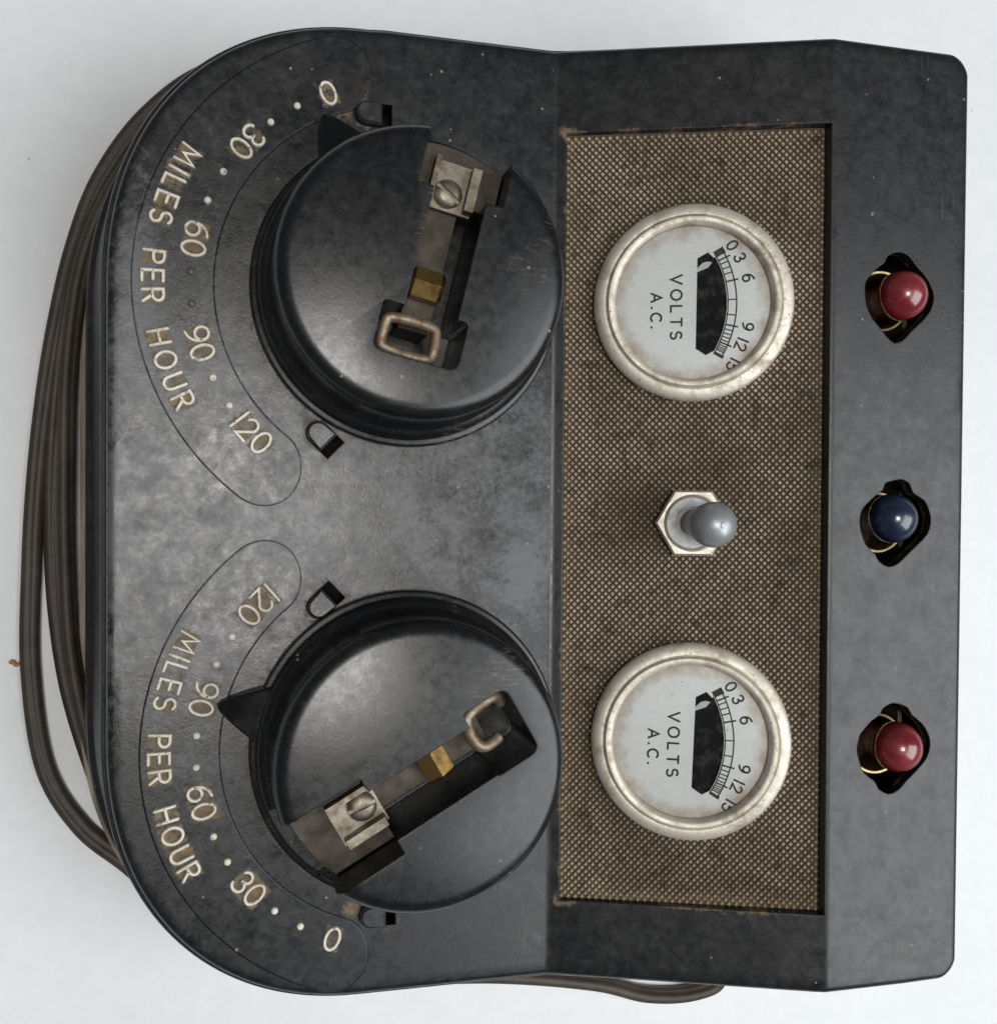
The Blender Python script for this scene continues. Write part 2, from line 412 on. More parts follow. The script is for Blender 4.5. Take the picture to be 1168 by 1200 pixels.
DECK, TOPZ, X1, X2 = 50.0, 73.0, 69.5, 128.0
KN = [dict(c=(35.2, 48.7), rd=46.5, rt=54.2, band=(41.9, 58.3, 100.0, 241.0)),
      dict(c=(36.0, -52.0), rd=45.3, rt=52.8, band=(40.6, 56.6, 121.0, 260.0))]
def Hx(x):
    x = np.asarray(x, float); t = (TOPZ - DECK) / (X2 - X1)
    z = DECK + np.clip(x - X1, 0, X2 - X1) * t
    k = .42                                                    # soften both creases
    for xc, sg in ((X1, 1), (X2, -1)):
        d = np.abs(x - xc); z = z + np.where(d < k, sg * t * (k - d) ** 2 / (4 * k), 0)
    return z

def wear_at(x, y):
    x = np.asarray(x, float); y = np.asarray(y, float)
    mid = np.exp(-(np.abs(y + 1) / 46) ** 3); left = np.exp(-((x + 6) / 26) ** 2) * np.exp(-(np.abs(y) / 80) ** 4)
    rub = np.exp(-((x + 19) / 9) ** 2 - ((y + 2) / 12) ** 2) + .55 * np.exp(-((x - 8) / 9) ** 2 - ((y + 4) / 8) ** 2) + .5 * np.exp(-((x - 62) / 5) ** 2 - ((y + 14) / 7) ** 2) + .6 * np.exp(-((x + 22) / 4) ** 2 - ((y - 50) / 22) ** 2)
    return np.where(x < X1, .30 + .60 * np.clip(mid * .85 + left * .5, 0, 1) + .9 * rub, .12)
# outline of the case seen from above
def superarc(cx, cy, a, b, t0, t1, n, e=2.2):
    o = []
    for i in range(n + 1):
        t = R(t0 + (t1 - t0) * i / n); c, s = math.cos(t), math.sin(t)
        o.append((cx + a * math.copysign(abs(c) ** (2 / e), c), cy + b * math.copysign(abs(s) ** (2 / e), s)))
    return o
def linseg(p, q, step):
    n = max(1, int(math.hypot(q[0] - p[0], q[1] - p[1]) / step)); return [(p[0] + (q[0] - p[0]) * i / n, p[1] + (q[1] - p[1]) * i / n) for i in range(1, n)]
key = [superarc(26.6, 48, 55, 59.2, 90, 180, 40), superarc(26.6, -48, 54.2, 59.7, 180, 270, 40),
       superarc(157.4, -102.7, 4.6, 4.8, 270, 360, 7, 1.7), superarc(158.4, 102.5, 4.8, 5, 0, 90, 7, 1.7)]
outline = []
for i, k in enumerate(key):
    outline += k; nx = key[(i + 1) % 4][0]
    if i == 0 or i == 2: outline += linseg(k[-1], nx, 4)
    else:
        xs = sorted(set([30, 40, 50, 60, 66, 68, 68.6, 69, 69.5, 70, 70.4, 71, 73, 80, 90, 100, 110, 120, 125, 127.1, 127.5, 128, 128.5, 128.9, 130, 140, 148]))
        if i == 3: xs = xs[::-1]
        outline += [(x, k[-1][1]) for x in xs if min(k[-1][0], nx[0]) < x < max(k[-1][0], nx[0])]
# i==1 runs to the lower right, i==3 back to the upper left
OL = np.array(outline); n_ol = len(OL)
tng = np.roll(OL, -1, 0) - np.roll(OL, 1, 0); tng /= np.linalg.norm(tng, axis=1)[:, None]
nrm2 = np.stack([tng[:, 1], -tng[:, 0]], 1)                   # outward (outline runs counter-clockwise)
FR = 1.7
inner = OL - nrm2 * FR

# openings in the top: instrument panel, lamp holes, slots of the knob stops
PX0, PX1, PY0, PY1 = 72.0, 127.3, -89.9, 88.1
opening = [(PX0, PY0), (PX1, PY0), (PX1, PY1), (PX0, PY1)]
hole_px = [(62, 600), (75, 510), (100, 450), (180, 350), (240, 300), (265, 240), (330, 195), (400, 190), (470, 230), (515, 310), (600, 400),
           (650, 500), (670, 600), (640, 720), (560, 830), (470, 930), (400, 1010), (320, 1040), (240, 990), (200, 920), (120, 820), (75, 700)]
LAMPS = [((144.8, 49.9), M_RED, 'red'), ((144.4, -1.6), M_BLUE, 'blue'), ((144.5, -53.0), M_RED, 'red')]
def hole_poly(c, k):
    rs = np.random.default_rng(k); o = []
    for x, y in hole_px[::-1]:
        x, y = x - 365, y - 612
        if k == 1: x, y = x * .98 - y * .03, y * .97
        if k == 0: x, y = x * .95 + y * .02, y * 1.0
        o.append((c[0] + x * .0312 + rs.normal(0, .12), c[1] - y * .0243 + rs.normal(0, .12)))
    return [tuple(p) for p in catmull([(a, b, 0) for a, b in o], 2, True)[:, :2]]
holes = [hole_poly(c, k) for k, (c, _, _) in enumerate(LAMPS)]
def area2(p): return sum(p[i - 1][0] * p[i][1] - p[i][0] * p[i - 1][1] for i in range(len(p)))
holes = [h if area2(h) > 0 else h[::-1] for h in holes]
STOPS = [((27.3, 88.0), 0), ((16.8, 16.0), -44), ((17.3, -20.2), 44), ((29.8, -89.9), 0)]   # centre, angle; the stud fills the end away from the angle
def stop_poly(c, a, gap=0.0, L=8.2, W=5.3):
    pts = [(L / 2, -W / 2), (L / 2, W / 2)] + [(-L / 2 + W / 2 + W / 2 * math.cos(R(q)), W / 2 * math.sin(R(q))) for q in range(90, 271, 20)]
    ca, sa = math.cos(R(a)), math.sin(R(a)); return [(c[0] + x * ca - y * sa, c[1] + x * sa + y * ca) for x, y in pts]
stops = [stop_poly(c, a) for c, a in STOPS]
loops = [[tuple(p) for p in inner], opening] + holes + stops
cuts = loops[1:]

pts = []; edges = []
for lp in loops:
    if lp is opening:
        q = []
        for i in range(4):
            a, b = lp[i], lp[(i + 1) % 4]; q += [a] + linseg(a, b, 3)
        lp2 = q
    else: lp2 = lp
    k = len(pts); pts += [Vector(p) for p in lp2]; edges += [(k + i, k + (i + 1) % len(lp2)) for i in range(len(lp2))]
gx = np.concatenate([np.arange(-27, 68.2, 1.5), [68.6, 69.05, 69.5, 69.95, 70.4, 71.2], np.arange(73, 127, 3.0), [127.1, 127.55, 128, 128.45, 128.9], np.arange(130.5, 163, 1.7)])
gy = np.arange(-107, 107, 1.5); GX, GY = np.meshgrid(gx, gy); gxf, gyf = GX.ravel(), GY.ravel()
keep = in_poly(gxf, gyf, inner) & (poly_dist(gxf, gyf, [tuple(p) for p in inner]) > .5)
for c in cuts: keep &= ~in_poly(gxf, gyf, c) & (poly_dist(gxf, gyf, c) > .35)
pts += [Vector((float(a), float(b))) for a, b in zip(gxf[keep], gyf[keep])]
vo, eo, fo, _, _, _ = delaunay_2d_cdt(pts, edges, [], 0, 1e-5)
V2 = np.array([(v.x, v.y) for v in vo]); Fa = np.array([f for f in fo if len(f) == 3])
cen = V2[Fa].mean(1); ok = in_poly(cen[:, 0], cen[:, 1], [tuple(p) for p in inner])
for c in cuts: ok &= ~in_poly(cen[:, 0], cen[:, 1], c)
Fa = Fa[ok]
d1 = V2[Fa[:, 1]] - V2[Fa[:, 0]]; d2 = V2[Fa[:, 2]] - V2[Fa[:, 0]]
flip = (d1[:, 0] * d2[:, 1] - d1[:, 1] * d2[:, 0]) < 0; Fa[flip] = Fa[flip][:, ::-1]
V = [(x, y, z) for (x, y), z in zip(V2, Hx(V2[:, 0]))]; F = [tuple(int(i) for i in f) for f in Fa]
# grime on the top: stop slots, round the knobs, edge of the panel recess
gm = np.zeros(len(V2))
for sp in stops: gm = np.maximum(gm, .46 * np.exp(-(poly_dist(V2[:, 0], V2[:, 1], sp) / 1.6) ** 2))
gm = np.maximum(gm, .50 * np.exp(-(poly_dist(V2[:, 0], V2[:, 1], opening) / .9) ** 2) * (V2[:, 0] < 127) )
for kx, ky, w, a in ((21.5, 89.5, 3.6, .72), (72, 88, 2.0, .9), (72, -90, 2.0, .8), (24.5, -88.5, 2.6, .7), (13.5, 20.5, 2.2, .6), (105, 98.5, 1.3, .75), (135.5, 95.2, 1.2, .5)):
    gm = np.maximum(gm, a * np.exp(-((V2[:, 0] - kx) ** 2 + (V2[:, 1] - ky) ** 2) / w ** 2))
for kd in KN:
    d = np.hypot(V2[:, 0] - kd['c'][0], V2[:, 1] - kd['c'][1]); gm = np.maximum(gm, .42 * np.exp(-((d - 34.8) / 1.0) ** 2))
G = list(gm)
# edge fillet and outer wall
def ring(off, zf):
    k = len(V); P = OL + nrm2 * off
    for (x, y), (ox, _) in zip(P, OL): V.append((x, y, float(zf(ox)))); G.append(0)
    return k
rings = []
for q in (0, 22.5, 45, 67.5, 90):
    rings.append(ring(-FR + FR * math.sin(R(q)), lambda ox, q=q: Hx(ox) - FR * (1 - math.cos(R(q)))))
DR = math.tan(R(12.3))
def wall(zr, extra=0.0, zabs=None):
    k = len(V)
    for (x, y), (nx, ny) in zip(OL, nrm2):
        zt = float(Hx(x)); z = (zt - zr) if zabs is None else zabs
        o = (min(zt, DECK) - FR - z if z < min(zt, DECK) - FR else 0) * DR + max(0, (zt - FR - max(z, DECK - FR))) * .05 + extra
        V.append((x + nx * o, y + ny * o, z)); G.append(.15 if z < 30 else 0)
    rings.append(k)
for zr, ex in ((3.2, 0), (3.3, .75), (3.9, 1.0), (4.5, .75), (4.7, 0)): wall(zr, ex)
for za, ex in ((30, 0), (16, 0), (15.7, 1.1), (13.5, 1.4), (13.2, .3), (5.0, .3)): wall(0, ex, za)
for a, b in zip(rings[:-1], rings[1:]):
    for i in range(n_ol):
        j = (i + 1) % n_ol; F.append((a + i, b + i, b + j, a + j))
# walls of the openings
def skirt(loop, zf, depth, floor=None):
    k = len(V); n = len(loop)
    for x, y in loop: V.append((x, y, float(zf(x)))); G.append(.0)
    for x, y in loop: V.append((x, y, float(zf(x)) - depth)); G.append(.55)
    for i in range(n):
        j = (i + 1) % n; F.append((k + i, k + j, k + n + j, k + n + i))
op2 = []
for i in range(4):
    a, b = opening[i], opening[(i + 1) % 4]; op2 += [a] + linseg(a, b, 3)
skirt(op2, Hx, 6.0)
for h in holes: skirt(h, Hx, 3.0)
for sp in stops: skirt(sp, Hx, 9.0)
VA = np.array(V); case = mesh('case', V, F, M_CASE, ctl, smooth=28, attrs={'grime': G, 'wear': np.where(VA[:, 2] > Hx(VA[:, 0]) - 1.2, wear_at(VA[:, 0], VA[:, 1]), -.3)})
bm = bmesh.new(); bm.from_mesh(case.data); bmesh.ops.remove_doubles(bm, verts=bm.verts, dist=2e-6); bm.to_mesh(case.data); bm.free()
case.data.shade_smooth(); case.data.set_sharp_from_angle(angle=R(28))
for k, sp in enumerate(stops):                                 # bottoms of the stop slots
    v, f = prism([(x, y) for x, y in sp], DECK - 10.0, DECK - 9.0); mesh('stop_slot_floor', v, f, M_VOID, ctl)

# base board under the case
def off_loop(o): return [tuple(p) for p in (OL + nrm2 * o)]
obase = (DECK - FR - 7.0) * DR
bl = off_loop(obase + 2.5)
v, f = prism(bl, 1.2, 5.0); mesh('base_board', v, f, M_BASE, ctl, smooth=30)
for (x, y) in ((0, 80), (0, -80), (145, 80), (145, -80)):
    v, f = lathe([(0, 0), (6, 0), (6.5, .5), (6, 1.25), (0, 1.25)], 20); mesh('foot', place(v, Matrix.Translation((x, y, 0))), f, M_DARK, ctl)

# stop studs in their slots
for c, a in STOPS:
    W = 4.95; L = 5.7
    pl = [(L / 2, -W / 2), (L / 2, W / 2)] + [(-L / 2 + W / 2 + W / 2 * math.cos(R(q)), W / 2 * math.sin(R(q))) for q in range(90, 271, 15)]
    v, f = bevel_prism(pl, -9, 2.0, .6)
    mt = Matrix.Translation((c[0], c[1], DECK)) @ Matrix.Rotation(R(a), 4, 'Z') @ Matrix.Translation((-1.1, 0, 0))
    mesh('stop_stud', place(v, mt), f, M_STUD, ctl)

# ------------------------------------------------------------------ speed scales: raised band with cast lettering
def scale_band(kd, items, word):
    cx, cy = kd['c']; r0, r1, a0, a1 = kd['band']; rm = (r0 + r1) / 2; hw = (r1 - r0) / 2; capa = math.degrees(hw / rm)
    na, nr = 420, 40; th = []
    # denser steps in the round ends
    th = list(a0 + capa * (1 - np.cos(np.linspace(0, math.pi / 2, 26)))) + list(np.linspace(a0 + capa, a1 - capa, na)[1:-1]) + list(a1 - capa * (1 - np.cos(np.linspace(math.pi / 2, 0, 26))))
    zt = DECK + .24; gl = []; strokes = []
    for ch, ang, rr, size, dark in items:
        w, ls = GLYPH[ch] if ch != 'dot' else (0, [])
        u = np.array((math.cos(R(ang)), math.sin(R(ang)))); rv = np.array((-u[1], u[0])); pos = np.array((cx, cy)) + u * rr
        if ch == 'dot':
            strokes.append((pos, .26 if rng.random() < .6 else 0))
        else:
            for l in ls:
                for (x0, y0), (x1, y1) in zip(l[:-1], l[1:]):
                    for t in (0, .33, .66):
                        x, y = x0 + (x1 - x0) * t, y0 + (y1 - y0) * t
                        strokes.append((pos + rv * (x - w / 2) * size + (-u) * (y - .5) * size, 1.0))
            strokes.append((pos, .8))
    Vb = []; Fb = []
    for a in th:
        d = max(0, max(a0 + capa - a, a - (a1 - capa))) / capa; h = hw * math.sqrt(max(0, 1 - d * d))
        for k in range(nr + 1):
            r = rm + h * (-1 + 2 * k / nr); Vb.append((cx + r * math.cos(R(a)), cy + r * math.sin(R(a)), zt))
    m = nr + 1; nt = len(th)
    for i in range(nt - 1):
        for k in range(nr): Fb.append((i * m + k, i * m + k + 1, (i + 1) * m + k + 1, (i + 1) * m + k))
    P = np.array(Vb)[:, :2]; g = np.zeros(len(P))
    for ch, ang, rr, size, dark in items:                      # dirt packed round each raised character
        u = np.array((math.cos(R(ang)), math.sin(R(ang)))); rv = np.array((-u[1], u[0])); pos = np.array((cx, cy)) + u * rr
        d = P - pos; lx = np.abs(d @ rv + rng.normal(0, .12)); ly = np.abs(d @ u + rng.normal(0, .12))
        if ch == 'dot':
            g = np.maximum(g, rng.choice([0, .25, .55]) * np.clip(1.9 - np.hypot(lx, ly) / .95, 0, 1)); continue
        e = np.maximum(lx - GLYPH[ch][0] * size / 2 - .35, ly - size / 2 - rng.uniform(-.1, .45))
        g = np.maximum(g, rng.uniform(.72, 1.0) * np.clip(.85 - e / 1.1, 0, 1))
    g *= .66
    # chamfered sides down to the deck
    rim = [i * m + nr for i in range(nt)] + [i * m for i in range(nt - 1, -1, -1)]
    k0 = len(Vb); Q = np.array([Vb[i][:2] for i in rim]); nn = len(rim)
    tg = np.roll(Q, -1, 0) - np.roll(Q, 1, 0); L = np.linalg.norm(tg, axis=1)[:, None]; tg = tg / np.maximum(L, 1e-9)
    no = np.stack([tg[:, 1], -tg[:, 0]], 1)
    for p, q in zip(Q, no): Vb.append((p[0] + q[0] * .40, p[1] + q[1] * .40, DECK - .05))
    for i in range(nn):
        j = (i + 1) % nn; Fb.append((rim[i], k0 + i, k0 + j, rim[j]))
    g = list(g) + [.25] * nn
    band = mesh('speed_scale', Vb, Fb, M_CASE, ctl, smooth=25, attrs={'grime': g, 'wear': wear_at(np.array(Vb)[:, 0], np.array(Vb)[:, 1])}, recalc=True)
    for ch, ang, rr, size, dark in items:
        u = (math.cos(R(ang)), math.sin(R(ang))); rv = (-u[1], u[0]); pos = (cx + u[0] * rr, cy + u[1] * rr, zt - .02)
        if ch == 'dot':
            rd = .78 if not dark else .85
            v, f = lathe([(rd, 0), (rd * .93, .38), (rd * .6, .6), (0, .66)], 16); nm = 'scale_dot'
        else:
            v, f = glyph(ch, size, .335, .66); nm = 'numeral' if ch in '0369' or ch in '12' else 'letter'
        mesh(nm, place(v, frame2d(pos, rv)), f, M_DOTDARK if dark else M_CREAM, band, smooth=50)
    return band
def layout(text, a0, a1, rr, size, gap):
    """spread the letters of text between the angles of its first and last letter"""
    cen = []; x = 0
    for ch in text:
        w = GLYPH[ch][0]; cen.append(x + w / 2); x += w + gap
    cen = np.array(cen); ang = a0 + (cen - cen[0]) / (cen[-1] - cen[0]) * (a1 - a0)
    return [(ch, float(a), rr, size, False) for ch, a in zip(text, ang) if ch != ' ']
def number(text, ang, rr, size):
    tot = sum(GLYPH[c][0] for c in text) + .22 * (len(text) - 1); x = -tot / 2; o = []
    for ch in text:
        w = GLYPH[ch][0]; o.append((ch, ang + math.degrees((x + w / 2) * size / rr), rr, size, False)); x += w + .22
    return o
def angs(c, pts): return [math.degrees(math.atan2(y - c[1], x - c[0])) % 360 for x, y in pts]
P1 = [(16.8, 92.6), (9.9, 89.3), (4.4, 84.8), (-.7, 79.9), (-5.4, 72.8), (-8.6, 66.3), (-10.6, 57.5), (-11.4, 50.6), (-11.0, 43.8), (-8.8, 35.5), (-5.9, 28.5), (-2.5, 22.8), (2.2, 17.0)]
P2 = [(19.7, -94.8), (12.8, -91.3), (7.3, -87.3), (1.7, -82.0), (-2.6, -75.8), (-5.4, -70.1), (-8.2, -62.7), (-9.0, -55.1), (-8.9, -48.4), (-7.6, -40.6), (-4.8, -33.4), (-1.7, -27.6), (3.5, -20.8)]
SZ = 4.85
for kd, P, w0, w1, darks in ((KN[0], P1, 150.8, 208.2, (7, 8)), (KN[1], P2, 153.6, 208.6, ())):
    items = []
    for i, a in enumerate(angs(kd['c'], P)):
        if i % 3 == 0: items += number(('0', '30', '60', '90', '120')[i // 3], a, kd['rd'], SZ)
        else: items.append(('dot', a, kd['rd'], 1, i in darks))
    items += layout('MILES PER HOUR', w0, w1, kd['rt'], 4.3, .24)
    scale_band(kd, items, None)

# ------------------------------------------------------------------ knobs
def boolean_cut(o, cutter):
    md = o.modifiers.new('cut', 'BOOLEAN'); md.operation = 'DIFFERENCE'; md.object = cutter; md.solver = 'EXACT'
    bpy.context.view_layer.update(); dg = bpy.context.evaluated_depsgraph_get()
    me = bpy.data.meshes.new_from_object(o.evaluated_get(dg)); o.modifiers.clear(); old = o.data; o.data = me; bpy.data.meshes.remove(old)
    me.shade_smooth(); me.set_sharp_from_angle(angle=R(32))
    bpy.data.objects.remove(cutter, do_unlink=True)
def rounded(poly, rad, which):
    out = []
    n = len(poly)
    for i, p in enumerate(poly):
        r = which.get(i, 0)
        if r <= 0: out.append(p); continue
        a = Vector(poly[i - 1]) - Vector(p); b = Vector(poly[(i + 1) % n]) - Vector(p); a.normalize(); b.normalize()
        for k in range(6):
            t = k / 5; q = Vector(p) + a * r * (1 - t) ** 2 + b * r * t ** 2; out.append((q.x, q.y))
    return out
KH = 23.6
def make_knob(kd, rim_ang, mirror, ptr_ang, S):
    """S: limits of the slot along its length; local x runs to the rim, local y across"""
    sg = -1 if not mirror else 1              # sign of local y so that the two knobs are mirror images
    MT = Matrix.Translation((kd['c'][0], kd['c'][1], DECK + .35)) @ Matrix.Rotation(R(rim_ang), 4, 'Z') @ Matrix.Diagonal((1, sg, 1, 1))
    rev = sg < 0
    def add(name, vf, mat, parent, **kw):
        v, f = vf; f = [tuple(reversed(q)) for q in f] if rev else f
        return mesh(name, place(v, MT), f, mat, parent, **kw)
    prof = [(0, 0), (34.2, 0), (34.4, .3), (34.4, 2.0), (34.0, 2.5), (33.0, 2.7), (32.7, 3.1), (32.7, 5.0), (32.9, 5.4), (32.6, 6.2), (32.0, 6.7), (31.2, 7.1),
            (30.5, 8.4), (30.2, 11), (30.1, 15), (30.1, 20.4), (29.95, 21.3), (29.5, 22.2), (28.8, 22.9), (27.9, 23.35), (26.6, KH), (0, KH)]
    kn = add('control_knob', lathe(prof, 128), M_KNOB, ctl, smooth=32)
    n0, n1, c0, c1, p0, p1 = S['n'][0], S['n'][1], S['c'][0], S['c'][1], S['p'][0], S['p'][1]
    poly = [(p0, p1), (S['pe'], p1), (S['pe'], c1), (S['ns'], c1), (S['ns'], n1), (45, n1), (45, n0), (S['ns'], n0), (S['ns'], c0), (S['pe'], c0), (S['pe'], S['q']), (p0, S['q'])]
    poly = rounded(poly[::-1], 1, {0: 2.2, 11: 2.2, 1: 1.0, 10: 1.0})
    fl = 11.0; bot = 3.0
    cut = add('cutter', prism(poly, bot, 40), M_KNOB, None, smooth=None)
    for o in (kn, cut):
        b = bmesh.new(); b.from_mesh(o.data); bmesh.ops.recalc_face_normals(b, faces=b.faces[:]); b.to_mesh(o.data); b.free()
    boolean_cut(kn, cut)
    # pointer, a curved fin standing on the flange
    pa = R(ptr_ang); tip = 42.3
    pp = [(30, -7.4)] + [(33.6 + (tip - 33.6) * t, -5.6 * (1 - t) ** .8 - .5) for t in (.02, .25, .5, .75, .93)] + [(tip + .15, 0)] + \
         [(33.6 + (tip - 33.6) * t, 4.8 * (1 - t) ** .8 + .5) for t in (.93, .75, .5, .25, .02)] + [(30, 6.4)]
    V = []; n = len(pp)
    for z, k in ((.05, 1.0), (2.2, .97), (2.7, .90)):
        for x, y in pp: V.append((x if x < 33 else 33 + (x - 33) * k, y * k, z if z < 1 else z + (42 - x) * .30 - abs(y) * .10))
    F = [tuple(range(n - 1, -1, -1)), tuple(range(2 * n, 3 * n))]
    for k in (0, n): F += [(k + i, k + (i + 1) % n, k + n + (i + 1) % n, k + n + i) for i in range(n)]
    V = place(V, Matrix.Translation((kd['c'][0], kd['c'][1], DECK + .35)) @ Matrix.Rotation(pa, 4, 'Z'))
    mesh('pointer', V, F, M_DARK, kn, smooth=30)
    # contact strip along the channel
    add('contact_strip', box(S['pe'] - 3, S['ns'] + 6, c0 + .5, c0 + 7.0, bot, fl + 3.6), M_STRIP, kn)
    # spring clip at the rim end
    s0 = S['clip']; e = min(s0 + 10.5, 27)
    w0, w1 = c0 - .4, c0 + 9.4; zc = fl + 5.2
    clip = add('spring_clip', join(box(s0, e, w0, w1, zc - .9, zc), box(s0 + 1, e - .3, w0 - .1, w0 + 1.0, zc - .1, zc + 3.4),
                                   box(s0 + .5, e - .6, w1 - 1.9, w1 + .1, zc - .05, zc + 3.0)), M_CLIP, kn)
    v, f = lathe([(3.05, 0), (3.05, .7), (2.6, 1.25), (1.7, 1.62), (0, 1.75)], 28)
    scr = add('screw', (place(v, Matrix.Translation((s0 + 3.6, w0 + 4.2, zc - .05))), f), M_CLIP, kn)
    slot = box(-2.9, 2.9, -.42, .42, .85, 3, .01)
    ct = add('cutter', (place(slot[0], Matrix.Translation((s0 + 3.6, w0 + 4.2, zc - .05)) @ Matrix.Rotation(R(S['sa']), 4, 'Z')), slot[1]), M_CLIP, None, smooth=None)
    for o in (scr, ct):
        b = bmesh.new(); b.from_mesh(o.data); bmesh.ops.recalc_face_normals(b, faces=b.faces[:]); b.to_mesh(o.data); b.free()
    boolean_cut(scr, ct)
    add('clip_side_plate', box(S['ns'] + .4, 27.3, n0 + .25, c0 - .7, bot, fl + 6.3), M_STRIP, kn)
    e0, e1 = n0 + .2, n1 - .2
    pl = [(S['ns'] + .3, e0)] + [(math.sqrt(29.0 ** 2 - w * w), w) for w in np.linspace(e0, e1, 9)] + [(S['ns'] + .3, e1)]
    add('contact_plate', bevel_prism(pl, bot, fl + S['plate'], .2), M_STRIP, kn)
    # brass nut lying across the channel
    nc = S['nut']; hx = [(nc + 3.5 * math.cos(R(q)), 3.5 * math.sin(R(q))) for q in range(30, 390, 60)]
    nv = []; y0, y1 = c0 + .3, c0 + 7.4
    for yy, k in ((y0, .82), (y0 + .8, 1), (y1 - .8, 1), (y1, .82)):
        nv += [(nc + (x - nc) * k, yy, z * k + fl + 5.9) for x, z in hx]
    nf = [tuple(range(5, -1, -1)), tuple(range(18, 24))] + [(k * 6 + i, k * 6 + (i + 1) % 6, k * 6 + 6 + (i + 1) % 6, k * 6 + 6 + i) for k in range(3) for i in range(6)]
    add('brass_nut', (nv, nf), M_BRASS, kn, smooth=20, recalc=True)
    # bent wire loop in the pocket
    lw = S['loop']; pth = catmull([(a, b, fl + c) for a, b, c in lw], 6, S['closed'])
    add('wire_loop', tube(pth, S['lr'], 10, S['closed']), M_RUST, kn, smooth=60)
    return kn
make_knob(KN[0], 76.7, False, 116.9, dict(n=(-5.7, 12.4), c=(-2.3, 8.8), p=(-18.2, 11.2), q=-6.7, pe=-8.0, ns=17.0, plate=4.0, clip=15.0, nut=-1.5, sa=117, lr=1.15, closed=True,
          loop=[(-16.6, -4.0, 8.3), (-15.8, -4.9, 8.5), (-12.0, -5.0, 9.3), (-10.6, -4.2, 9.5), (-10.2, 0, 9.6), (-10.4, 4.4, 9.4), (-11.4, 5.6, 9.2), (-15.6, 6.0, 8.6), (-16.8, 5.0, 8.2), (-17.0, 0, 8.0)]))
make_knob(KN[1], 210.3, True, 166.0, dict(n=(-5.2, 12.6), c=(-2.2, 9.4), p=(-22.3, 9.8), q=-5.4, pe=-12.0, ns=11.8, plate=1.5, clip=11.0, nut=-2.5, sa=-8, lr=1.3, closed=False,
          loop=[(-20.6, -1.5, 6.5), (-20.4, -3.6, 8.0), (-18.6, -4.3, 9.0), (-15.0, -4.2, 9.6), (-12.6, -3.4, 9.8), (-11.6, -.5, 9.9), (-11.9, 2.6, 9.7), (-13.4, 3.9, 9.4), (-15.6, 4.0, 8.9), (-16.6, 3.8, 8.6)]))

# ------------------------------------------------------------------ instrument panel: knurled sheet
PB = math.atan2(20.6, 55.3)
PM = Matrix.Translation((PX0, 0, DECK - .25)) @ Matrix.Rotation(-PB, 4, 'Y')     # local x runs up the slope, z is its normal
PL = (PX1 - PX0) / math.cos(PB)
def on_panel(vf): return place(vf[0], PM), vf[1]
dxp, dyp = 1.60, 1.68; V = []; F = []; A = []; GG = []
hx_, hy_ = dxp / 2 * .97, dyp / 2 * .97
for i in range(int(PL / dxp * 2)):
    for j in range(int((PY1 - PY0) / dyp) + 1):
        cx = .7 + i * dxp / 2; cy = PY0 + .6 + (j + (.5 if i % 2 else 0)) * dyp
        if cx > PL - .5 or cy > PY1 - .5: continue
        wx, wy = cx, cy
        if min(math.hypot(wx - 29.6, wy - 48.3), math.hypot(wx - 29.9, wy + 52)) < 21.5 or math.hypot(wx - 30, wy + 2.1) < 7: continue
        k = len(V); jx, jy = rng.normal(0, .03, 2); h = .66 + rng.normal(0, .05); t = .40 + rng.normal(0, .05)
        wear = rng.random(); h *= (.62 if wear < .03 else 1)
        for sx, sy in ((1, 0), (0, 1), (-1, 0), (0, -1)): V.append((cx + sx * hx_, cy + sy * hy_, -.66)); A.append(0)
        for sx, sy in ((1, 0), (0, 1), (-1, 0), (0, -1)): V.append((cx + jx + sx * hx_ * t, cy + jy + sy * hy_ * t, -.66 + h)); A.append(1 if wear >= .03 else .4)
        F += [(k + a, k + (a + 1) % 4, k + 4 + (a + 1) % 4, k + 4 + a) for a in range(4)] + [(k + 4, k + 5, k + 6, k + 7)]
        ed = min(cx, PL - cx, cy - PY0, PY1 - cy); ggv = .8 * math.exp(-(ed / 1.6) ** 2)
        if cx < 4 or cy < PY0 + 5: ggv += .35 * math.exp(-(ed / 3) ** 2)
        GG += [ggv] * 8
pb = box(0.05, PL - .05, PY0 + .05, PY1 - .05, -1.9, -.66, .01)
panel = mesh('instrument_panel', place(pb[0], PM), pb[1], M_KNURL, ctl, smooth=None)
kn = mesh('knurling', place(V, PM), F, M_KNURL, panel, smooth=None, attrs={'lift': A, 'grime': GG}); kn['kind'] = 'stuff'

